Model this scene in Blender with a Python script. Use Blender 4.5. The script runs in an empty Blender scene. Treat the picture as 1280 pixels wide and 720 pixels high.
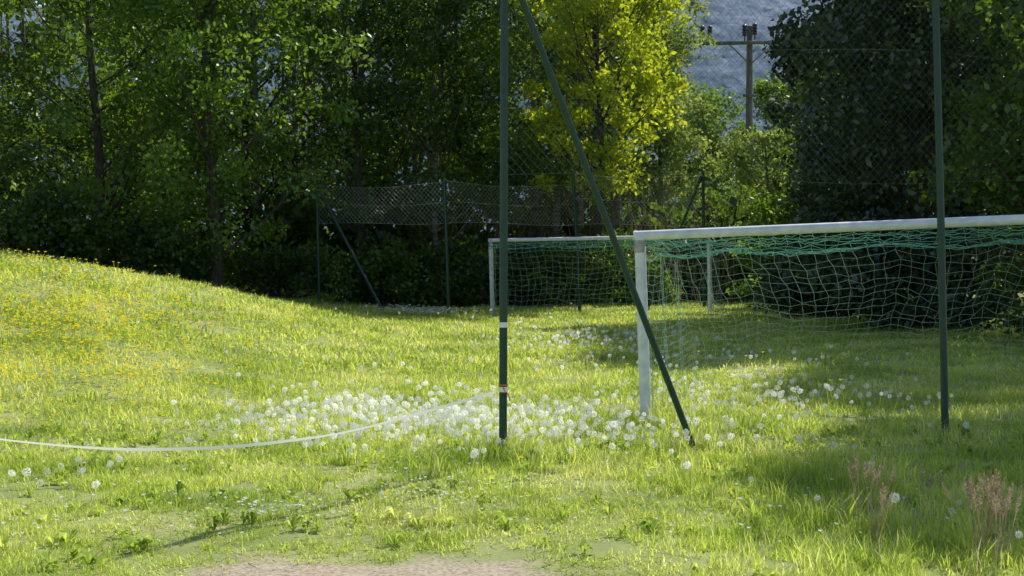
import bpy, math, numpy as np
from mathutils import Vector
rng=np.random.default_rng(7)
scene=bpy.context.scene
scene.view_settings.view_transform='Standard'
scene.view_settings.look='None'
scene.view_settings.exposure=0

# ---------------------------------------------------------------- helpers
def link(o,parent=None):
    scene.collection.objects.link(o)
    if parent: o.parent=parent
    return o
def empty(name):
    e=bpy.data.objects.new(name,None); return link(e)
def mesh_quads(name,V,F,mat,rnd=None,smooth=False):
    V=np.asarray(V,np.float32); F=np.asarray(F,np.int32); k=F.shape[1]
    m=bpy.data.meshes.new(name)
    m.vertices.add(len(V)); m.vertices.foreach_set('co',V.ravel())
    m.loops.add(F.size); m.loops.foreach_set('vertex_index',F.ravel())
    m.polygons.add(len(F))
    m.polygons.foreach_set('loop_start',np.arange(0,F.size,k,dtype=np.int32))
    m.polygons.foreach_set('loop_total',np.full(len(F),k,np.int32))
    if smooth: m.polygons.foreach_set('use_smooth',np.ones(len(F),bool))
    m.update(calc_edges=True)
    if rnd is not None:
        a=m.attributes.new('rnd','FLOAT','FACE'); a.data.foreach_set('value',np.asarray(rnd,np.float32))
    m.materials.append(mat)
    return m
class Tubes:
    def __init__(s): s.V=[];s.F=[];s.n=0
    def add(s,pts,r,k=4,cap=True):
        P=np.asarray(pts,float); n=len(P)
        R=np.full(n,r) if np.isscalar(r) else np.asarray(r,float)
        T=np.gradient(P,axis=0); T/=np.linalg.norm(T,axis=1)[:,None]+1e-9
        up=np.array([0,0,1.]) if abs(T[0][2])<0.9 else np.array([1.,0,0])
        A=np.cross(T,up); A/=np.linalg.norm(A,axis=1)[:,None]+1e-9
        B=np.cross(T,A)
        an=np.arange(k)*2*math.pi/k+math.pi/k
        V=P[:,None,:]+R[:,None,None]*(np.cos(an)[None,:,None]*A[:,None,:]+np.sin(an)[None,:,None]*B[:,None,:])
        s.V.append(V.reshape(-1,3))
        i=np.arange(n-1)[:,None]*k; j=np.arange(k)[None,:]; j2=(j+1)%k
        F=np.stack([i+j,i+j2,i+k+j2,i+k+j],-1).reshape(-1,4)
        s.F.append(F+s.n)
        if cap and k==4:
            s.F.append(np.array([[3,2,1,0],[(n-1)*k+q for q in range(4)]])+s.n)
        s.n+=n*k
    def mesh(s,name,mat,smooth=True):
        return mesh_quads(name,np.concatenate(s.V),np.concatenate(s.F),mat,smooth=smooth)
def part(name,me,parent=None,loc=None):
    o=bpy.data.objects.new(name,me); link(o,parent)
    if loc: o.location=loc
    return o

# ---------------------------------------------------------------- terrain
def sst(t): t=np.clip(t,0,1); return t*t*(3-2*t)
def wob(x,y):
    return (np.sin(x*1.3+y*.7)+np.sin(x*.6-y*1.1+2)+np.sin(x*2.9+1.3*y+1)*.5)/2.5
XS=[-30,-13,-9.8,-8.3,-6.7,-5.2,-4.3,-3.3,-2.0,50]; ZS=[2.7,2.0,1.55,1.30,.96,.58,.34,.12,0,0]
def H(x,y):
    x=np.asarray(x,float); y=np.asarray(y,float)
    xs=x+0.03*(y-27)
    h=np.interp(xs,XS,ZS)
    h=h*sst((y-10.5)/15.0)*(1-.55*sst((y-29)/9.0))
    far=sst((y-60)/80.0)
    return h+0.03*wob(x,y)*(1-far)+0.02*np.sin(x*3.1)*np.sin(y*2.3)
def bare(x,y):
    e=((x+.72)/1.55)**2+((y-7.35)/1.2)**2
    return e+.22*np.sin(x*5+y*3)+.15*np.sin(x*11-y*7)+.12*np.sin(x*23+y*17)

# ---------------------------------------------------------------- materials
def newmat(name):
    m=bpy.data.materials.new(name); m.use_nodes=True
    nt=m.node_tree; nt.nodes.clear()
    out=nt.nodes.new('ShaderNodeOutputMaterial'); return m,nt,out
def ramp(nt,stops):
    r=nt.nodes.new('ShaderNodeValToRGB')
    el=r.color_ramp.elements
    while len(el)<len(stops): el.new(.5)
    for e,(p,c) in zip(el,stops): e.position=p; e.color=(*c,1)
    return r
def leafmat(name,cols,trans=.45,rough=.5,nscale=.5,tcol=(1.3,1.25,.5),gloss=0,noise=False):
    m,nt,out=newmat(name); L=nt.links
    at=nt.nodes.new('ShaderNodeAttribute'); at.attribute_name='rnd'
    fac=at.outputs['Fac']
    if noise:
        geo=nt.nodes.new('ShaderNodeNewGeometry')
        no=nt.nodes.new('ShaderNodeTexNoise'); no.inputs['Scale'].default_value=nscale; no.inputs['Detail'].default_value=2
        L.new(geo.outputs['Position'],no.inputs['Vector'])
        ma=nt.nodes.new('ShaderNodeMath'); ma.operation='MULTIPLY_ADD'; ma.inputs[1].default_value=.45
        L.new(at.outputs['Fac'],ma.inputs[0])
        mb=nt.nodes.new('ShaderNodeMath'); mb.operation='MULTIPLY_ADD'; mb.inputs[1].default_value=1.7; mb.inputs[2].default_value=-.56
        L.new(no.outputs['Fac'],mb.inputs[0]); L.new(mb.outputs[0],ma.inputs[2]); fac=ma.outputs[0]
    r=ramp(nt,cols); L.new(fac,r.inputs[0])
    di=nt.nodes.new('ShaderNodeBsdfDiffuse'); L.new(r.outputs[0],di.inputs[0])
    tr=nt.nodes.new('ShaderNodeBsdfTranslucent')
    r2=ramp(nt,[(p,tuple(min(.95,a*b) for a,b in zip(c,tcol))) for p,c in cols]); L.new(fac,r2.inputs[0]); L.new(r2.outputs[0],tr.inputs[0])
    mx=nt.nodes.new('ShaderNodeMixShader'); mx.inputs[0].default_value=trans
    L.new(di.outputs[0],mx.inputs[1]); L.new(tr.outputs[0],mx.inputs[2])
    if gloss>0:
        gl=nt.nodes.new('ShaderNodeBsdfGlossy'); gl.inputs['Roughness'].default_value=rough; gl.inputs[0].default_value=(.8,.85,.8,1)
        m2=nt.nodes.new('ShaderNodeMixShader'); m2.inputs[0].default_value=gloss
        L.new(mx.outputs[0],m2.inputs[1]); L.new(gl.outputs[0],m2.inputs[2]); L.new(m2.outputs[0],out.inputs[0])
    else: L.new(mx.outputs[0],out.inputs[0])
    return m
def solid(name,c1,c2,scale=8,rough=.5,metal=0,bump=.0,detail=4,stretch=None):
    m,nt,out=newmat(name); L=nt.links
    tc=nt.nodes.new('ShaderNodeTexCoord'); mp=nt.nodes.new('ShaderNodeMapping')
    if stretch: mp.inputs['Scale'].default_value=stretch
    L.new(tc.outputs['Object'],mp.inputs[0])
    no=nt.nodes.new('ShaderNodeTexNoise'); no.inputs['Scale'].default_value=scale; no.inputs['Detail'].default_value=detail
    L.new(mp.outputs[0],no.inputs['Vector'])
    r=ramp(nt,[(.35,c1),(.65,c2)]); L.new(no.outputs['Fac'],r.inputs[0])
    p=nt.nodes.new('ShaderNodeBsdfPrincipled'); L.new(r.outputs[0],p.inputs['Base Color'])
    p.inputs['Roughness'].default_value=rough; p.inputs['Metallic'].default_value=metal
    if bump:
        b=nt.nodes.new('ShaderNodeBump'); b.inputs['Strength'].default_value=bump; b.inputs['Distance'].default_value=.02
        L.new(no.outputs['Fac'],b.inputs['Height']); L.new(b.outputs[0],p.inputs['Normal'])
    L.new(p.outputs[0],out.inputs[0]); return m

M_leaf_dark=leafmat('leaf_dark',[(.1,(.030,.062,.014)),(.5,(.070,.125,.024)),(.9,(.15,.23,.045))],trans=.56,tcol=(1.5,1.45,.6),gloss=.04,rough=.4)
M_leaf_mid=leafmat('leaf_mid',[(.1,(.06,.125,.020)),(.5,(.125,.225,.034)),(.9,(.24,.36,.065))],trans=.58,tcol=(1.4,1.3,.6),gloss=.04,rough=.4)
M_leaf_oak=leafmat('leaf_young_oak',[(.1,(.22,.29,.03)),(.5,(.40,.48,.045)),(.9,(.62,.67,.11))],trans=.6,tcol=(1.4,1.35,.6))
M_leaf_birch=leafmat('leaf_birch',[(.1,(.15,.21,.075)),(.5,(.24,.32,.11)),(.9,(.38,.45,.19))],trans=.54,tcol=(1.3,1.25,.7))
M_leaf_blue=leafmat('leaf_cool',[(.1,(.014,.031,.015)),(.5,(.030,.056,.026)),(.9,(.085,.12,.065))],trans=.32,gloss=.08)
M_grass=leafmat('grass_blade',[(.1,(.24,.36,.06)),(.4,(.42,.54,.11)),(.7,(.62,.70,.20)),(.95,(.78,.77,.43))],trans=.58,nscale=.7,tcol=(1.3,1.25,.8),noise=True)
M_straw=leafmat('grass_straw',[(.1,(.50,.44,.27)),(.9,(.74,.67,.46))],trans=.4,tcol=(1,1,.8))
M_seed=leafmat('grass_seedhead',[(.1,(.34,.24,.17)),(.9,(.58,.45,.34))],trans=.4,tcol=(1,1,.9))
M_bark=solid('bark',(.03,.024,.018),(.09,.075,.06),6,.9,bump=.8,stretch=(3,3,.5))
M_birchbark=solid('bark_pale',(.06,.05,.045),(.26,.25,.23),5,.85,bump=.4,stretch=(.6,.6,3))
M_green=solid('green_paint',(.006,.036,.026),(.010,.052,.036),14,.42,bump=.08)
M_white=solid('white_paint',(.62,.64,.69),(.80,.80,.83),9,.4,bump=.05)
M_joint=solid('grey_metal',(.25,.26,.27),(.4,.4,.41),12,.45,metal=.6)
M_net=leafmat('net_cord',[(.1,(.28,.60,.50)),(.9,(.45,.72,.62))],trans=.3,tcol=(1,1,1))
M_netlit=leafmat('net_cord_sunlit',[(.1,(.40,.56,.47)),(.9,(.56,.68,.61))],trans=.3,tcol=(1,1,1))  # same net cord; whitish sunlit look of the lower net put into the colour
M_wire=solid('fence_wire',(.05,.075,.06),(.13,.16,.14),5,.5)
M_wire2=solid('fence_wire_galvanised',(.30,.31,.31),(.55,.56,.55),.9,.45,metal=.2)
M_orange=solid('tape_orange',(.5,.12,.05),(.6,.18,.08),9,.5)
M_tape=solid('tape_white',(.78,.78,.75),(.88,.88,.85),6,.45)
M_wood=solid('weathered_wood',(.16,.155,.15),(.30,.29,.28),5,.85,bump=.4,stretch=(4,4,.4))
M_insul=solid('insulator',(.05,.035,.03),(.10,.07,.06),9,.25)
M_puff=leafmat('dandelion_seed',[(.1,(.93,.93,.91)),(.9,(.95,.95,.94))],trans=.6,tcol=(1,1,1))
M_yellow=leafmat('petal_yellow',[(.1,(.88,.70,.01)),(.9,(.93,.82,.05))],trans=.45,tcol=(1,1,1))
M_daisy=leafmat('petal_white',[(.1,(.78,.78,.76)),(.9,(.9,.9,.88))],trans=.45,tcol=(1,1,1))

m,nt,out=newmat('ground_soil_grass'); L=nt.links
geo=nt.nodes.new('ShaderNodeNewGeometry')
n1=nt.nodes.new('ShaderNodeTexNoise'); n1.inputs['Scale'].default_value=1.2; n1.inputs['Detail'].default_value=6
n2=nt.nodes.new('ShaderNodeTexNoise'); n2.inputs['Scale'].default_value=34; n2.inputs['Detail'].default_value=8; n2.inputs['Roughness'].default_value=.7
L.new(geo.outputs['Position'],n1.inputs['Vector']); L.new(geo.outputs['Position'],n2.inputs['Vector'])
r1=ramp(nt,[(.3,(.20,.25,.07)),(.55,(.31,.35,.11)),(.75,(.46,.42,.22))]); L.new(n1.outputs['Fac'],r1.inputs[0])
r2=ramp(nt,[(.34,(.18,.14,.09)),(.5,(.42,.345,.235)),(.66,(.58,.50,.37))]); L.new(n2.outputs['Fac'],r2.inputs[0])
at=nt.nodes.new('ShaderNodeAttribute'); at.attribute_name='bare'
mx=nt.nodes.new('ShaderNodeMix'); mx.data_type='RGBA'
L.new(at.outputs['Fac'],mx.inputs[0]); L.new(r1.outputs[0],mx.inputs[6]); L.new(r2.outputs[0],mx.inputs[7])
p=nt.nodes.new('ShaderNodeBsdfPrincipled'); p.inputs['Roughness'].default_value=.95
b=nt.nodes.new('ShaderNodeBump'); b.inputs['Strength'].default_value=.8; b.inputs['Distance'].default_value=.02
L.new(n2.outputs['Fac'],b.inputs['Height']); L.new(b.outputs[0],p.inputs['Normal'])
L.new(mx.outputs[2],p.inputs['Base Color']); L.new(p.outputs[0],out.inputs[0])
M_ground=m

gx=np.concatenate([-np.geomspace(900,16,16),np.arange(-15.75,15.8,.25),np.geomspace(16,900,16)])
gy=np.concatenate([-np.geomspace(900,4,14),np.arange(-3.5,5,.5),np.arange(5,12,.1),np.arange(12,46,.3),np.geomspace(47,900,18)])
X,Y=np.meshgrid(gx,gy); Z=H(X,Y)
V=np.stack([X,Y,Z],-1).reshape(-1,3); nx=len(gx); ny=len(gy)
i=(np.arange(ny-1)[:,None]*nx+np.arange(nx-1)[None,:]).ravel()
F=np.stack([i,i+1,i+nx+1,i+nx],-1)
me=mesh_quads('ground',V,F,M_ground,smooth=True)
a=me.attributes.new('bare','FLOAT','POINT'); a.data.foreach_set('value',np.clip((1.2-bare(V[:,0],V[:,1]))*2.2,0,1).astype(np.float32))
part('ground',me)

# ---------------------------------------------------------------- distant hillside
m,nt,out=newmat('hazy_forest'); L=nt.links
geo=nt.nodes.new('ShaderNodeNewGeometry')
n1=nt.nodes.new('ShaderNodeTexNoise'); n1.inputs['Scale'].default_value=.35; n1.inputs['Detail'].default_value=8; n1.inputs['Roughness'].default_value=.75
L.new(geo.outputs['Position'],n1.inputs['Vector'])
r1=ramp(nt,[(.38,(.085,.13,.19)),(.52,(.17,.23,.31)),(.66,(.30,.36,.42))]); L.new(n1.outputs['Fac'],r1.inputs[0])  # bluish distance haze is mixed into these forest colours
p=nt.nodes.new('ShaderNodeBsdfPrincipled'); p.inputs['Roughness'].default_value=1
L.new(r1.outputs[0],p.inputs['Base Color']); L.new(p.outputs[0],out.inputs[0])
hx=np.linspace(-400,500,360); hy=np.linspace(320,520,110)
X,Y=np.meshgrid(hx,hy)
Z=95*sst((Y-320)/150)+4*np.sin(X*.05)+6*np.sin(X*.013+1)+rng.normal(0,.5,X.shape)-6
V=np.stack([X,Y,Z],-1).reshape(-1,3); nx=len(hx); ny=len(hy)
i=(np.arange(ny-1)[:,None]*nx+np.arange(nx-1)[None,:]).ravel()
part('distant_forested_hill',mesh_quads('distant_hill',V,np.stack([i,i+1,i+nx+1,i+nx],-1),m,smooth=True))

# ---------------------------------------------------------------- foliage
def leaf_mesh(C,R,n_per,size,flat=.75,aspect=.6,upb=.5,seed=0,droop=0):
    g=np.random.default_rng(seed)
    n=len(C)*n_per
    c=np.repeat(C,n_per,0); r=np.repeat(R,n_per)
    d=g.normal(size=(n,3)); d/=np.linalg.norm(d,axis=1)[:,None]
    rad=r*g.random(n)**.5
    P=c+d*rad[:,None]*np.array([1,1,flat])
    if droop: P[:,2]-=droop*rad*g.random(n)
    N=g.normal(size=(n,3))+np.array([0,0,upb]); N/=np.linalg.norm(N,axis=1)[:,None]
    T=np.cross(N,g.normal(size=(n,3))); T/=np.linalg.norm(T,axis=1)[:,None]
    B=np.cross(N,T)
    s=(size*(.6+.8*g.random(n)))[:,None]
    V=np.stack([P-T*s,P+B*s*aspect-T*s*.1,P+T*s,P-B*s*aspect-T*s*.1],1).reshape(-1,3)
    F=np.arange(n*4).reshape(-1,4)
    v=g.random(n)*.5+np.repeat(g.random(len(C)),n_per)*.35+.15*(.5+.5*np.sin(P[:,0]*2.1+P[:,2]*1.7)*np.sin(P[:,1]*1.9-P[:,2]*1.3))
    return V,F,v
def tree(name,x,y,h,cr,base,mat,bark,seed,ncl=110,nper=130,size=.085,cl=(.5,1.1),lean=0,taper=.6,trunk_r=.16,droop=0,limbs=30):
    g=np.random.default_rng(seed)
    e=empty(name); z0=float(H(x,y))-.05; e.location=(x,y,z0)
    t=g.random(ncl)**.85
    zc=base+(h-base)*t
    prof=np.sqrt(np.clip(1-((t-.38)/.68)**2,.04,1))
    ang=g.random(ncl)*2*math.pi
    lob=1+.22*np.sin(ang*3+seed)+.15*np.sin(ang*5+zc*1.3)
    rr=cr*prof*lob*g.random(ncl)**taper
    C=np.stack([np.cos(ang)*rr+lean*t,np.sin(ang)*rr,zc],-1)
    R=g.uniform(cl[0],cl[1],ncl)
    V,F,v=leaf_mesh(C,R,nper,size,seed=seed,droop=droop)
    part('foliage',mesh_quads('foliage',V,F,mat,rnd=v),e)
    T=Tubes()
    zz=np.linspace(-.2,h*.93,12)
    tx=lean*np.clip((zz-base)/(h-base),0,1)+.12*np.sin(zz*.7+seed); ty=.12*np.cos(zz*.6+seed)-.12
    TP=np.stack([tx,ty,zz],-1); tr=trunk_r*(1-zz/h*.9); tr[0]*=1.5
    T.add(TP,tr,8,cap=False)
    for q in g.choice(ncl,min(limbs,ncl),replace=False):
        c=C[q]; zs=max(base*.55,c[2]-np.hypot(c[0],c[1])*.8-.4)
        zs=min(zs,h*.85)
        s=np.array([np.interp(zs,zz,tx),np.interp(zs,zz,ty),zs])
        u=np.linspace(0,1,6)[:,None]
        pts=s+(c-s)*u+np.array([0,0,1])*np.sin(u*math.pi)*-.25+g.normal(0,.06,(6,3))*u
        r0=trunk_r*.38*(1-zs/h*.6)
        T.add(pts,np.linspace(r0,.012,6),4,cap=False)
        for w in range(2):
            s2=pts[3+w]; e2=c+g.normal(0,.6,3)
            T.add(np.stack([s2,(s2+e2)/2+g.normal(0,.08,3),e2]),[r0*.4,r0*.25,.008],3,cap=False)
    part('trunk_and_limbs',T.mesh('trunk',bark),e)
    return e
def dup(src,name,x,y,rot,sc):
    e=empty(name); e.location=(x,y,float(H(x,y))-.05); e.rotation_euler=(0,0,rot); e.scale=(sc,sc,sc)
    for c in src.children: part(c.name.split('.')[0],c.data,e)
    return e
def shrub(name,x,y,w,h,mat,seed,ncl=26,nper=110,size=.07,dy=None):
    g=np.random.default_rng(seed); e=empty(name); e.location=(x,y,float(H(x,y)))
    a=g.random(ncl)*6.28; r=g.random(ncl)**.6
    zc=.15+h*g.random(ncl)*np.sqrt(1-r*r*.8)
    C=np.stack([np.cos(a)*r*w,np.sin(a)*r*(dy or w*.7),zc],-1)
    V,F,v=leaf_mesh(C,g.uniform(.3,.65,ncl),nper,size,seed=seed)
    part('foliage',mesh_quads('foliage',V,F,mat,rnd=v),e)
    T=Tubes()
    for q in range(ncl):
        s=np.array([g.normal(0,.2),g.normal(0,.15),-.05]); c=C[q]
        T.add(np.stack([s,(s+c)/2+g.normal(0,.1,3),c]),[.03,.02,.006],3,cap=False)
    part('stems',T.mesh('stems',M_bark),e); return e

t1=tree('deciduous_tree',-15.2,36,13,3.8,.8,M_leaf_dark,M_bark,11,ncl=130,nper=140,size=.08)
t2=tree('deciduous_tree',-11.2,38,14,3.6,1.2,M_leaf_mid,M_bark,12,ncl=120,nper=140,size=.08)
t3=tree('maple_tree',-7.9,37,12,3.2,1.7,M_leaf_mid,M_bark,13,ncl=150,nper=160,trunk_r=.2,size=.075)
t4=tree('deciduous_tree',-4.6,43,15,2.9,2.6,M_leaf_dark,M_bark,14,ncl=100,nper=140)
t5=tree('birch_tree',-2.3,44,15,2.3,3.0,M_leaf_dark,M_birchbark,15,ncl=90,droop=.8,trunk_r=.11,limbs=40)
t6=tree('birch_tree',-.2,45,15,2.2,3.0,M_leaf_mid,M_birchbark,16,ncl=90,droop=.8,trunk_r=.10,limbs=40)
tree('oak_tree',2.7,44.5,14,2.6,3.7,M_leaf_oak,M_bark,17,ncl=160,nper=130,size=.085,cl=(.35,.75),limbs=50)
tree('birch_tree',5.4,52,15,2.1,2.2,M_leaf_birch,M_birchbark,18,ncl=170,nper=160,size=.075,droop=.9,trunk_r=.1,cl=(.4,.8))
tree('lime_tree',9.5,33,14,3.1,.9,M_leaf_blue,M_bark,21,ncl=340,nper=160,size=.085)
tree('lime_tree',10.2,26,12,2.4,2.0,M_leaf_dark,M_bark,22,ncl=210,nper=150,size=.08)
tree('ash_tree',13.4,30,14,3.6,1.2,M_leaf_dark,M_bark,23,ncl=120)
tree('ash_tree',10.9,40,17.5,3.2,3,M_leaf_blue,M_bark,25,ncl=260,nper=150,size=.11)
# tree beyond the picture's right edge that shades the lawn
tree('ash_tree',9.25,17.8,11.5,2.5,3.0,M_leaf_dark,M_bark,24,ncl=290,nper=230,size=.07)
for k,(x,y,s,r,sc) in enumerate([(-18,46,t1,1,1.1),(-13,46,t2,2,1.05),(-9,48,t1,3,1.1),(-5.5,50,t2,4,1.1),(-1.8,51,t1,5,1.05),(1.6,52,t2,.7,1.05),
                                 (-22,40,t2,2.5,1.1),(14,40,t1,2.2,1.1),(18,34,t2,1.2,1.1),(17,50,t1,.2,1.2),(4.6,64,t3,.2,1.1)]):
    dup(s,'deciduous_tree',x,y,r,sc)
tree('birch_tree',9.9,55,6.2,2.0,.4,M_leaf_birch,M_birchbark,31,ncl=80,nper=130,size=.08,cl=(.4,.8))
tree('birch_tree',12.6,64,9.4,2.6,.6,M_leaf_mid,M_birchbark,32,ncl=120,nper=130,size=.10)
tree('birch_tree',9.2,67,9.0,2.2,.6,M_leaf_mid,M_birchbark,33,ncl=100,nper=130,size=.10)
tree('birch_tree',11.0,49,8.2,1.5,.6,M_leaf_mid,M_birchbark,34,ncl=90,nper=130,size=.08)
sh=[(-14.5,33.5,2.0,2.4,M_leaf_mid),(-11.5,34.5,1.8,2.2,M_leaf_dark),(-9.2,36,1.6,1.8,M_leaf_dark),(-6.5,39.5,1.8,1.6,M_leaf_dark),(-4,41.0,1.7,2.0,M_leaf_dark),
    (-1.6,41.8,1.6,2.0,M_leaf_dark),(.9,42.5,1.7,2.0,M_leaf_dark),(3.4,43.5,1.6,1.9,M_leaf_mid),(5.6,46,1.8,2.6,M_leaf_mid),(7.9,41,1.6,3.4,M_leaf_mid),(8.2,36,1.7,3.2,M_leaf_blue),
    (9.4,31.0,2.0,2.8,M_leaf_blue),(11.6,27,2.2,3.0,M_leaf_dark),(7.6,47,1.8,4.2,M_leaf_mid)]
for k,(x,y,w,h,mt) in enumerate(sh): shrub('shrub',x,y,w,h,mt,40+k,ncl=int(24+12*h))
g=np.random.default_rng(5); n=480
C=np.stack([g.uniform(-34,4.8,n),g.uniform(52,60,n),g.uniform(0,14,n)],-1)
n2=160
C2=np.stack([g.uniform(13.5,34,n2),g.uniform(48,56,n2),g.uniform(0,15,n2)],-1)
n3=230
C3=np.stack([g.uniform(-26,15,n3),g.uniform(45.5,49,n3),g.uniform(0,2.8,n3)],-1)
C=np.concatenate([C,C2,C3])
V,F,v=leaf_mesh(C,g.uniform(1.0,1.9,len(C)),80,.20,seed=6)
part('woodland_background',mesh_quads('woodland',V,F,M_leaf_dark,rnd=v))
T=Tubes()
for k in range(60):
    x=g.uniform(-20,5); y=g.uniform(46,56); hh=g.uniform(9,14)
    z=np.linspace(0,hh,6); T.add(np.stack([x+g.normal(0,.05,6).cumsum(),y+0*z,z],-1),np.linspace(g.uniform(.07,.16),.03,6),6,cap=False)
part('woodland_trunks',T.mesh('woodland_trunks',M_birchbark))
T=Tubes()
for k in range(240):
    x=g.uniform(-3,8.5); y=g.uniform(42.5,45.0); h0=g.uniform(1.8,4.4); l=g.normal(0,.7,2)
    z=np.linspace(0,h0,5); u=z/h0
    T.add(np.stack([x+l[0]*u**1.5+g.normal(0,.07,5),y+l[1]*u**1.5,z],-1),np.linspace(.015,.005,5),3,cap=False)
M_twig=solid('twig',(.07,.05,.035),(.24,.18,.12),3,.85)
part('brushwood',T.mesh('brushwood',M_twig))

# ---------------------------------------------------------------- tall fences
def lerp(a,b,t): return np.asarray(a)+(np.asarray(b)-np.asarray(a))*t
def fence(name,posts,braces,zlow,pr,cell,wr,wmat,seed):
    e=empty(name); g=np.random.default_rng(seed)
    for k,(bx,by,tx,ty,tz) in enumerate(posts):
        z0=float(H(bx,by))
        T=Tubes(); T.add([(bx,by,z0-.3),(lerp(bx,tx,.5),lerp(by,ty,.5),tz*.5),(tx,ty,tz)],pr,12,cap=False)
        T.add([(tx,ty,tz),(tx,ty,tz+.03)],[pr*1.15,pr*.5],12,cap=False)
        T.add([(bx,by,z0-.05),(bx,by,z0+.03)],[pr*1.3,pr*1.3],12,cap=False)
        part(f'post_{k+1}',T.mesh('post',M_green),e)
    for k,(a,b) in enumerate(braces):
        T=Tubes(); T.add([a,b],pr*.85,12,cap=False)
        a=np.array(a); b=np.array(b); d=(b-a)/np.linalg.norm(b-a)
        T.add([a-d*.02,a+d*.10],pr*1.25,10,cap=False)
        part(f'brace_{k+1}',T.mesh('brace',M_green),e)
    W=Tubes(); S=Tubes()
    for (p,q) in zip(posts[:-1],posts[1:]):
        def at(u,z):
            bt=np.array([lerp(p[0],p[2],z/p[4]),lerp(p[1],p[3],z/p[4])]); qt=np.array([lerp(q[0],q[2],z/q[4]),lerp(q[1],q[3],z/q[4])])
            return bt+(qt-bt)*u
        w=math.hypot(q[0]-p[0],q[1]-p[1]); zt=min(p[4],q[4])-.05
        hgt=zt-zlow
        def pt(s,v):
            u=s/w; z=zlow+v+ (-.06*math.sin(math.pi*u)*(v/hgt)) + .03*math.sin(6*u+v*2)
            xy=at(u,z); off=.03*math.sin(u*9+v*3)
            return (xy[0],xy[1]+off,z)
        nn=int((w+hgt)/cell)
        for sgn in (1,-1):
            for i in range(-int(hgt/cell)-1,nn+1):
                s0=i*cell
                v0=max(0,-s0); v1=min(hgt,w-s0)
                if v1-v0<.02: continue
                m=max(2,int((v1-v0)/.35)+1)
                vs=np.linspace(v0,v1,m)
                pts=[pt((s0+v) if sgn>0 else w-(s0+v),v) for v in vs]
                W.add(pts,wr,3,cap=False)
        for v in (0,hgt*.5,hgt):
            S.add([pt(s,v) for s in np.linspace(0,w,12)],wr*1.3,4,cap=False)
    part('wire_mesh',W.mesh('wire_mesh',wmat),e)
    part('straining_wires',S.mesh('straining_wires',wmat),e)
    return e
fe=fence('ball_stop_fence',[(-.08,12.15,-.06,12.15,5.0),(4.22,13.6,4.05,13.6,5.0),(8.7,15.1,8.6,15.1,5.0)],
      [((-.02,12.17,4.28),(1.71,12.76,-.1))],2.5,.036,.085,.0010,M_wire,1)
T=Tubes()
for z in (1.2,.64):
    T.add([(-.075,12.15,z-.02),(-.075,12.15,z+.025)],.043,12,cap=False)
part('tape_knot',T.mesh('tape_knot',M_tape),fe)
T=Tubes(); T.add([(-.075,12.15,.675),(-.075,12.15,.688)],.042,12,cap=False); T.add([(-.075,12.11,.66),(-.03,12.08,.6),(-.02,12.08,.55)],.006,4)
part('orange_tie',T.mesh('orange_tie',M_orange),fe)
fence('ball_stop_fence',[(-5.3,38.6,-5.35,38.6,3.55),(-1.66,37.0,-1.78,37.0,3.6),(1.93,39.8,1.72,39.8,3.95),(5.75,42,5.7,42,4.1)],
      [((-5.3,38.6,3.4),(-3.4,37.6,0)),((5.65,42,3.9),(3.95,41.2,-.1))],2.45,.045,.13,.0028,M_wire2,2)

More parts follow.
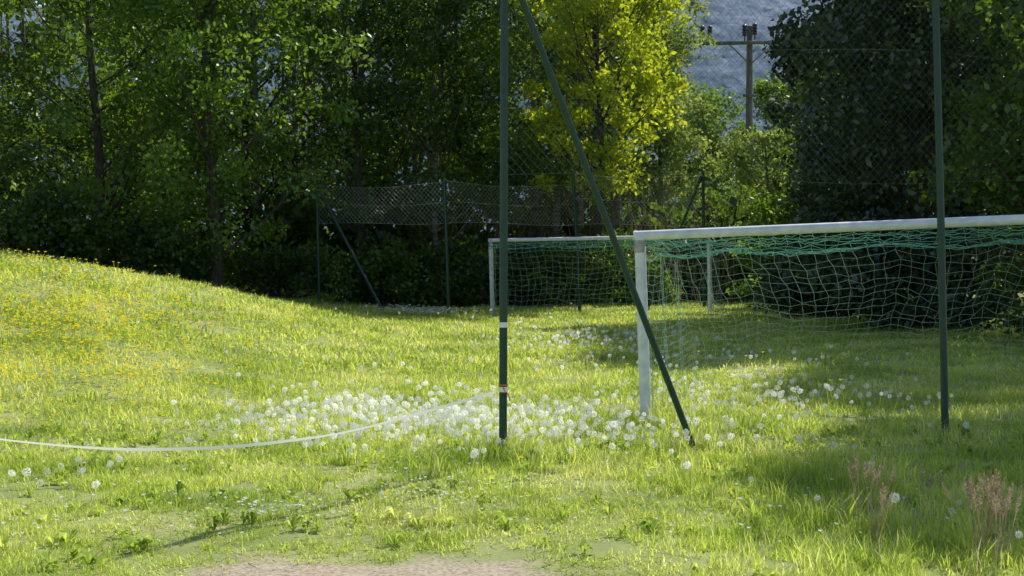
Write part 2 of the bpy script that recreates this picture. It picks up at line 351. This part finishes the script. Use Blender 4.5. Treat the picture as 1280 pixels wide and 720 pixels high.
# ---------------------------------------------------------------- football goals
def goal(name,A,B,At,Bt,w,depth,cell,cr,back,topback,seed):
    e=empty(name); A,B,At,Bt=map(lambda v:np.array(v,float),(A,B,At,Bt)); back=np.array(back,float)
    for k,(a,b) in enumerate(((A,At),(B,Bt))):
        T=Tubes(); d=(b-a)/np.linalg.norm(b-a); T.add([a-d*.15,b+d*.0],w*.5,12,cap=False)
        part(f'post_{k+1}',T.mesh('post',M_white),e)
    T=Tubes(); d=(Bt-At)/np.linalg.norm(Bt-At); cw=w*.84
    T.add([At-d*w*.5,Bt+d*w*.5],cw*.5,14,cap=False)
    for a,s in ((At,-1),(Bt,1)): T.add([a+d*s*w*.5,a+d*s*(w*.5+.012)],[cw*.5,cw*.02],14,cap=False)
    part('crossbar',T.mesh('crossbar',M_white),e)
    T=Tubes()
    for a in (At,Bt):
        T.add([a+np.array([0,0,-.18]),a+np.array([0,0,-.05])],w*.53,12,cap=False)
    part('corner_brackets',T.mesh('corner_brackets',M_joint),e)
    T=Tubes()
    for a in (At,Bt):
        T.add([a,a+back*topback*.55+np.array([0,0,-.03]),a+back*topback+np.array([0,0,-.16])],.014,6,cap=False)
    part('net_stays',T.mesh('net_stays',M_joint),e)
    Lw=np.linalg.norm(Bt-At); ztop=At[2]
    g=np.random.default_rng(seed)
    ph=g.uniform(0,6,6)
    slope=math.hypot(depth-topback,ztop); LV=topback+slope
    def surf(u,v):
        base=At+(Bt-At)*u
        if v<topback:
            t=v/topback; o=v; z=-.16*t-.10*math.sin(math.pi*t)
        else:
            t=(v-topback)/slope; o=topback+(depth-topback)*(t**1.0)-.22*math.sin(math.pi*t); z=-.16-(ztop-.16)*t
        z+=-.07*abs(math.sin(u*math.pi*4.3+ph[0]+.6*math.sin(u*9)))*math.sin(math.pi*min(1,v/LV))*1.3
        side=.10*math.sin(v*2+ph[1]+u*5)*min(1,v)
        o+=.09*math.sin(u*11+v*1.7+ph[2])*min(1,v)
        p=base+back*o+np.array([side,0,z]);
        gz=float(H(p[0],p[1]))
        if p[2]<gz+.01: p[2]=gz+.01
        return p
    nu=int(Lw/cell); nv=int(LV/cell)
    G=np.array([[surf(i/nu,j/nv*LV) for j in range(nv+1)] for i in range(nu+1)])
    G[1:-1,1:-1]+=g.normal(0,cell*.11,G[1:-1,1:-1].shape)
    T=Tubes(); T2=Tubes(); nt_=int(nv*.36)
    for i in range(nu+1):
        T.add(G[i,:nt_+1],cr*1.2,3,cap=False); T2.add(G[i,nt_:],cr*.85,3,cap=False)
    for j in range(nv+1):
        (T if j<=nt_ else T2).add(G[:,j],cr*(1.2 if j<=nt_ else .85),3,cap=False)
    for q in range(3):
        n=int(Lw/.06); t=np.linspace(0,1,n)
        base=At[None]+(Bt-At)[None]*t[:,None]
        base=base+back*(w*.3+.05*q)+np.array([0,0,-w*.5-.03*q])
        base+=np.stack([0*t,.02*np.sin(t*200+q),-.03*np.abs(np.sin(t*(31+7*q)+q*1.3))-.012*np.sin(t*260)],-1)
        T.add(base,cr*1.5,3,cap=False)
    for s,(a,b) in enumerate(((A,At),(B,Bt))):
        ie=0 if s==0 else nu
        edge=G[ie]
        for j in range(1,nv+1):
            pe=edge[j]
            q=a+(b-a)*np.clip((pe[2]-a[2])/(b[2]-a[2]),0,1)
            if np.linalg.norm(q-pe)>.1:
                t=np.linspace(0,1,7)[:,None]; pts=q+(pe-q)*t+np.array([0,0,-.06])*np.sin(t*math.pi)+g.normal(0,.01,(7,3))
                T2.add(pts,cr*.85,3,cap=False)
        nd=int(depth/cell)
        for i in range(1,nd):
            o=i*cell
            offs=(edge-b)@back; k=np.argmin(np.abs(offs-o)); zt=edge[k][2]
            basep=a+back*o; gz=float(H(basep[0],basep[1]))+.01
            if zt-gz>.15:
                z=np.linspace(gz,zt,8)
                T2.add(np.stack([basep[0]+.05*np.sin(z*2.2+i),basep[1]+.04*np.sin(z*3+i*.7),z],-1),cr*.85,3,cap=False)
    for nm,tt,mt in (('net_top',T,M_net),('net_back',T2,M_netlit)):
        part(nm,tt.mesh(nm,mt),e)
    return e
goal('football_goal',(1.42,14.85,0),(6.55,13.2,.05),(1.35,14.85,1.99),(6.45,13.2,2.2),.12,3.7,.135,.0025,(.306,.952,0),1.6,3)
goal('football_goal',(-.53,38.2,0),(5.45,38.6,0),(-.58,38.2,2.0),(5.4,38.6,2.12),.12,1.8,.17,.0034,(.05,-.998,0),.9,4)

# ---------------------------------------------------------------- white tape barrier
P=np.array([(-.11,12.13,.63),(-.40,12.07,.555),(-.82,12.0,.44),(-1.42,11.85,.30),(-1.9,11.7,.25),(-2.4,11.5,.225),(-3.16,11.2,.25),(-3.95,10.9,.37),(-5.0,10.5,.60),(-6.2,10.1,.95)])
tt=np.linspace(0,len(P)-1,70); Q=np.stack([np.interp(tt,np.arange(len(P)),P[:,k]) for k in range(3)],-1)
ker=np.ones(7)/7
Qs=np.stack([np.convolve(np.pad(Q[:,k],3,mode='edge'),ker,'valid') for k in range(3)],-1)
e=empty('barrier_tape')
VV=[];FF=[]
for i,q in enumerate(Qs):
    a=.5*math.sin(i*.21)-.35; o=np.array([.0,math.sin(a)*.013,math.cos(a)*.013]); VV+= [q-o,q+o]
for i in range(len(Qs)-1): FF.append((2*i,2*i+1,2*i+3,2*i+2))
o=part('tape',mesh_quads('tape',VV,FF,M_daisy,smooth=True),e)
T=Tubes(); z0=float(H(-6.2,10.1)); T.add([(-6.2,10.1,z0-.2),(-6.2,10.1,z0+1.15)],.022,10,cap=False); T.add([(-6.2,10.1,z0+1.15),(-6.2,10.1,z0+1.17)],[.024,.01],10,cap=False)
part('stake',T.mesh('stake',M_wood),e)

# ---------------------------------------------------------------- utility pole
e=empty('utility_pole'); ux,uy=10.1,60.; gz=float(H(ux,uy))
T=Tubes(); T.add([(ux,uy,gz-.3),(ux,uy,6),(ux,uy,11.15)],[.2,.16,.13],12,cap=False); T.add([(ux,uy,11.15),(ux,uy,11.22)],[.13,.02],12,cap=False)
part('shaft',T.mesh('shaft',M_wood),e)
T=Tubes(); T.add([(8.05,uy-.2,10.38),(11.35,uy-.2,10.45)],.10,4)
for s in(-1,1): T.add([(ux+s*.9,uy-.2,10.35),(ux,uy-.17,9.5)],.03,4)
T.add([(ux-.3,uy-.16,8.2),(ux+.3,uy-.16,8.2)],.08,4)
part('crossarm',T.mesh('crossarm',M_wood),e)
T=Tubes()
for xx,z in ((8.06,10.45),(8.38,10.45),(9.85,10.5),(10.28,10.55),(11.25,10.5)):
    T.add([(xx,uy-.2,z),(xx,uy-.2,z+.3)],.03,8,cap=False)
    for q in range(4): T.add([(xx,uy-.2,z+.22+q*.12),(xx,uy-.2,z+.29+q*.12),(xx,uy-.2,z+.33+q*.12)],[.12,.11,.05],10,cap=False)
part('insulators',T.mesh('insulators',M_insul),e)
T=Tubes()
for xx in (8.12,9.85,11.25):
    t=np.linspace(0,1,16)
    T.add(np.stack([xx-t*4,uy+70*t,11.0-3*np.sin(t*math.pi)+3*t],-1),.012,4,cap=False)
part('wires',T.mesh('wires',M_insul),e)

# ---------------------------------------------------------------- grass & flowers (scatter baked straight into one mesh each)
class Src:
    def __init__(s,V,F,mi,rnd):
        s.V=np.array(V,float)
        s.F=np.array([list(f)+[-1]*(4-len(f)) for f in F]); s.mi=np.array(mi if mi is not None else [0]*len(F)); s.r=np.array(rnd,float)
def tuft(g,n,rad,hmin,hmax,wid,straw=.09,bend=1.3):
    V=[];F=[];R=[];MI=[]
    for k in range(n):
        a=g.random()*6.28; r=rad*math.sqrt(g.random()); x=r*math.cos(a); y=r*math.sin(a)
        h=g.uniform(hmin,hmax); w=wid*g.uniform(.6,1.3)
        f=g.random()*6.28; dx,dy=math.cos(f),math.sin(f); px,py=-dy,dx
        l=h*g.uniform(.2,bend); b=len(V)
        for t,ww in ((0,1),(.5,.85)):
            cx=x+dx*l*t*t; cy=y+dy*l*t*t; z=h*(t-.12*t*t*l/h)
            V+=[(cx-px*w*ww,cy-py*w*ww,z-.01),(cx+px*w*ww,cy+py*w*ww,z-.01)]
        V.append((x+dx*l,y+dy*l,h*(.95-.22*l/h)))
        F+=[(b,b+1,b+3,b+2),(b+2,b+3,b+4)]
        v=g.random(); s=1 if g.random()<straw else 0
        R+=[v]*2; MI+=[s]*2
    return Src(V,F,MI,R)
g=np.random.default_rng(21)
def put(name,srcs,mats,x,y,hs,ws=None,tl=.1):
    n=len(x); ws=np.ones(n) if ws is None else ws; z=H(x,y); rot=g.random(n)*6.28; tx=g.normal(0,tl,n); ty=g.normal(0,tl,n); idx=g.integers(0,len(srcs),n); tint=g.normal(0,.08,n)
    VV=[];LQ=[];TOT=[];MI=[];RR=[];off=0
    for k,s in enumerate(srcs):
        m=np.where(idx==k)[0]
        if not len(m): continue
        c,sn=np.cos(rot[m])[:,None],np.sin(rot[m])[:,None]
        vx,vy,vz=s.V[:,0][None]*ws[m][:,None],s.V[:,1][None]*ws[m][:,None],s.V[:,2][None]*hs[m][:,None]
        X=vx*c-vy*sn+vz*tx[m][:,None]; Y=vx*sn+vy*c+vz*ty[m][:,None]
        P=np.stack([X+x[m][:,None],Y+y[m][:,None],vz+z[m][:,None]],-1)
        VV.append(P.reshape(-1,3))
        nv=len(s.V); base=off+np.arange(len(m))*nv
        Fk=np.where(s.F[None]>=0,s.F[None]+base[:,None,None],-1).reshape(-1,4)
        LQ.append(Fk); TOT.append(np.where(Fk[:,3]>=0,4,3)); MI.append(np.tile(s.mi,len(m))); RR.append((s.r[None]+tint[m][:,None]).ravel())
        off+=nv*len(m)
    V=np.concatenate(VV).astype(np.float32); Fa=np.concatenate(LQ); tot=np.concatenate(TOT).astype(np.int32)
    loops=Fa.ravel(); loops=loops[loops>=0].astype(np.int32)
    me=bpy.data.meshes.new(name); me.vertices.add(len(V)); me.vertices.foreach_set('co',V.ravel())
    me.loops.add(len(loops)); me.loops.foreach_set('vertex_index',loops)
    me.polygons.add(len(tot)); st=np.concatenate([[0],np.cumsum(tot)[:-1]]).astype(np.int32)
    me.polygons.foreach_set('loop_start',st); me.polygons.foreach_set('loop_total',tot)
    for t in mats: me.materials.append(t)
    me.polygons.foreach_set('material_index',np.concatenate(MI).astype(np.int32))
    me.update(calc_edges=True)
    a=me.attributes.new('rnd','FLOAT','FACE'); a.data.foreach_set('value',np.concatenate(RR).astype(np.float32))
    return part(name,me)
def region(y0,y1,dens,mg=2.5):
    k=.364
    A=(y1-y0)*(2*(k*(y0+y1)/2+mg)); n=int(A*dens)
    y=g.uniform(y0,y1,int(n*1.6)); x=g.uniform(-1,1,len(y))*(k*y1+mg)
    m=np.abs(x)<k*y+mg
    return x[m][:n],y[m][:n]
GM=[M_grass,M_straw]
near=[tuft(g,46,.15,.035,.12,.0034) for _ in range(7)]
mid=[tuft(g,42,.22,.05,.165,.005) for _ in range(7)]
farT=[tuft(g,44,.38,.06,.18,.010) for _ in range(7)]
def patch(x,y): return np.clip(.5+.5*(np.sin(x*1.9+y*.8+1)*np.sin(y*1.4-x*.7)+.5*np.sin(x*4.3+y*3.1)+.4*np.sin(x*7.3-y*5.7))/1.3,0,1)
x,y=region(6.3,12.5,60,1.5); pt_=patch(x,y)
k=(bare(x,y)>1.0+g.normal(0,.25,len(x)))&(g.random(len(x))<.5+.6*pt_); x,y=x[k],y[k]
tall=sst((x-.2)/2)*.9+sst((y-9.8)/2.5)*.45
short=np.clip(.38+tall*.6+patch(x,y)*.45,.3,2)*np.clip((bare(x,y)-.6)*1.1,.35,1)
put('grass_near',near,GM,x,y,short*g.uniform(.6,1.3,len(x)),g.uniform(.85,1.15,len(x)))
x,y=region(12,21,26,2.0); k=g.random(len(x))<.55+.6*patch(x,y); x,y=x[k],y[k]
put('grass_field',mid,GM,x,y,g.uniform(.5,1.25,len(x))*(.45+.65*patch(x,y)),g.uniform(.85,1.2,len(x)))
x,y=region(20.5,46,9,2.5)
put('grass_far',farT,GM,x,y,g.uniform(.5,1.25,len(x))*(.5+.6*patch(x,y)),g.uniform(.85,1.2,len(x)))
tallT=[tuft(g,34,.10,.2,.42,.0035,straw=.12,bend=.6) for _ in range(4)]
cx=np.concatenate([g.normal(-.07,.16,12),g.normal(1.7,.15,8),g.normal(1.42,.18,14),g.normal(4.2,.2,12),g.uniform(1.6,3.6,50),g.uniform(-2,1.5,18)])
cy=np.concatenate([g.normal(12.1,.12,12),g.normal(12.75,.1,8),g.normal(14.8,.15,14),g.normal(13.55,.15,12),g.uniform(7.8,10.2,50),g.uniform(10.5,12.5,18)])
put('grass_tall_clumps',tallT,GM,cx,cy,g.uniform(.45,.9,len(cx)))
def seedstem(g):
    V=[];F=[];R=[]
    for k in range(4):
        x,y=g.normal(0,.04,2); h=g.uniform(.30,.42); lx,ly=g.normal(0,.05,2); b=len(V); w=.0018
        V+=[(x-w,y,0),(x+w,y,0),(x+lx+w,y+ly,h),(x+lx-w,y+ly,h)]; F.append((b,b+1,b+2,b+3)); R.append(.2)
        for q in range(60):
            t=q/60; b=len(V); c=np.array([x+lx*(1+.25*t),y+ly*(1+.25*t),h-.02+.12*t]); a=g.random()*6.28; s=.022*math.sin(math.pi*(.15+.8*t))
            d=np.array([math.cos(a)*s,math.sin(a)*s,.014]); pe=np.array([-math.sin(a),math.cos(a),0])*.003
            V+=[c,c+d*.6+pe,c+d,c+d*.6-pe]; F.append((b,b+1,b+2,b+3)); R.append(g.random())
    return Src(V,F,None,R)
cx=np.concatenate([g.uniform(2.75,3.05,9),g.uniform(1.9,3.0,6)]); cy=np.concatenate([g.uniform(8.15,8.5,9),g.uniform(8.0,9.4,6)])
put('seeding_grass',[seedstem(g) for _ in range(3)],[M_seed],cx,cy,g.uniform(.8,1.1,len(cx)))
def clock(g,h):
    V=[];F=[];R=[];MI=[]
    lx,ly=g.normal(0,.03,2)
    w=.0022
    for s in range(2):
        a=s*1.57; dx,dy=math.cos(a)*w,math.sin(a)*w; b=len(V)
        V+=[(-dx,-dy,0),(dx,dy,0),(lx+dx,ly+dy,h),(lx-dx,ly-dy,h)]; F.append((b,b+1,b+2,b+3)); R.append(.6); MI.append(1)
    c=np.array([lx,ly,h]); n=120; ga=2.399963
    for i in range(n):
        zz=1-2*(i+.5)/n; r=math.sqrt(1-zz*zz); d=np.array([r*math.cos(ga*i),r*math.sin(ga*i),zz])
        rad=.030*(g.uniform(.35,1.0)**.5)*1.03
        nrm=d*.2+g.normal(0,.3,3)+np.array([.36,.56,.74])
        u=np.cross(nrm,[.8,.5,-.3]); u/=np.linalg.norm(u); v=np.cross(nrm,u); v/=np.linalg.norm(v); p=c+d*rad; s=.0042
        b=len(V); V+=[p+u*s,p+v*s,p-u*s,p-v*s]; F.append((b,b+1,b+2,b+3)); R.append(g.random()); MI.append(0)
    return Src(V,F,MI,R)
clocks=[clock(g,h) for h in (.16,.20,.23,.26,.29,.22)]
def blob(n,cx,cy,sx,sy): return g.normal(cx,sx,n),g.normal(cy,sy,n)
parts=[blob(380,-.9,13.9,.85,1.0),blob(250,-.1,14.2,1.0,1.2),blob(170,-1.8,14.2,.5,.8),blob(110,.6,13.0,.7,.7),blob(80,2.6,16.8,.9,1.6),blob(70,3.1,15.6,1.1,1.2),
       blob(280,1.5,26,1.0,2.4),blob(60,3.6,20.5,1.2,2.5),blob(40,0,20,2.2,3),blob(14,-3.4,10.0,.3,.4),blob(11,2.9,9.5,.6,1.1),blob(30,0,33,3,3)]
cx=np.concatenate([q[0] for q in parts]+[g.uniform(-4,5,26)]); cy=np.concatenate([q[1] for q in parts]+[g.uniform(10,24,26)])
k=(bare(cx,cy)>1.4)&(cy>8.1); cx,cy=cx[k],cy[k]
s=g.uniform(.65,1.12,len(cx)); put('dandelion_clocks',clocks,[M_puff,M_grass],cx,cy,s,s,.12)
def yflower(g,h,r):
    V=[(-.0015,0,0),(.0015,0,0),(.0015,0,h),(-.0015,0,h)];F=[(0,1,2,3)];R=[.4];MI=[1]
    for q in range(14):
        a=q*math.tau/14; b=len(V); t=g.uniform(.1,.8); d=np.array([math.cos(a),math.sin(a),t])*r; e=np.array([-math.sin(a),math.cos(a),0])*r*.24
        c=np.array([0,0,h]); V+=[c,c+d*.6+e,c+d,c+d*.6-e]; F.append((b,b+1,b+2,b+3)); R.append(g.random()); MI.append(0)
    return Src(V,F,MI,R)
ys=[yflower(g,h,r) for h,r in ((.16,.021),(.20,.024),(.24,.022))]
cx=np.concatenate([g.uniform(-12,-3.5,900),g.normal(-6.4,.9,900),g.normal(-8.2,.8,200),g.normal(-5.2,1.0,450),g.uniform(-4,5,150)]); cy=np.concatenate([g.uniform(13,28,900),g.normal(20.5,1.9,900),g.normal(25,1.6,200),g.normal(16,1.6,450),g.uniform(9,24,150)])
s=g.uniform(.8,1.3,len(cx)); s=np.where(cy>15,s*1.15,s*.75); put('yellow_flowers',ys,[M_yellow,M_grass],cx,cy,s,s,.35)
ds=[yflower(g,h,r) for h,r in ((.07,.012),(.10,.013))]
cx=np.concatenate([g.normal(-1.6,.35,90),g.normal(-.6,.4,90),g.normal(-3.6,.6,40),g.normal(-2.3,.6,500),g.uniform(-4,4,200),g.normal(-7.2,.8,80)])
cy=np.concatenate([g.normal(9.6,.25,90),g.normal(10.2,.35,90),g.normal(8.9,.3,40),g.normal(36.3,.5,500),g.uniform(8.5,13,200),g.normal(25,1.5,80)])
s=g.uniform(.9,1.5,len(cx)); s=np.where(cy>15,s*1.9,s); put('daisies',ds,[M_daisy,M_grass],cx,cy,s,s,.2)
def weed(g):
    V=[];F=[];R=[]
    for q in range(12):
        a=g.random()*6.28; l=g.uniform(.05,.11); w=l*.2; b=len(V); d=np.array([math.cos(a),math.sin(a),0]); e=np.array([-d[1],d[0],0]); z=g.uniform(.03,.09)
        V+=[(0,0,0),d*l*.5+e*w+[0,0,z],d*l+[0,0,z*.7],d*l*.5-e*w+[0,0,z]]; F.append((b,b+1,b+2,b+3)); R.append(g.random()*.6)
    return Src(V,F,None,R)
x,y=region(7.5,14,5,1); k=bare(x,y)>1.3; put('broadleaf_weeds',[weed(g) for _ in range(4)],[M_grass],x[k],y[k],g.uniform(.7,1.3,k.sum()),g.uniform(.7,1.3,k.sum()))

# ---------------------------------------------------------------- light
el=math.radians(48); az=math.radians(33)
d=Vector((math.sin(az)*math.cos(el),math.cos(az)*math.cos(el),math.sin(el)))
sl=bpy.data.lights.new('sun','SUN'); sl.energy=5; sl.angle=math.radians(.5); sl.color=(1,.96,.87)
so=bpy.data.objects.new('sun',sl); link(so); so.rotation_euler=(-d).to_track_quat('-Z','Y').to_euler(); so.location=d*50
w=bpy.data.worlds.new('World'); scene.world=w; w.use_nodes=True
nt=w.node_tree; bg=nt.nodes['Background']; sk=nt.nodes.new('ShaderNodeTexSky'); sk.sky_type='NISHITA'; sk.sun_disc=False
sk.sun_elevation=el; sk.sun_rotation=az; nt.links.new(sk.outputs[0],bg.inputs[0]); bg.inputs[1].default_value=.15
# ---------------------------------------------------------------- camera
cd=bpy.data.cameras.new('camera'); cd.lens=49.4; cd.clip_end=3000; cd.clip_start=.1
co=bpy.data.objects.new('camera',cd); link(co); co.location=(0,0,1.9); co.rotation_euler=(math.radians(90-1.79),0,0)
scene.camera=co
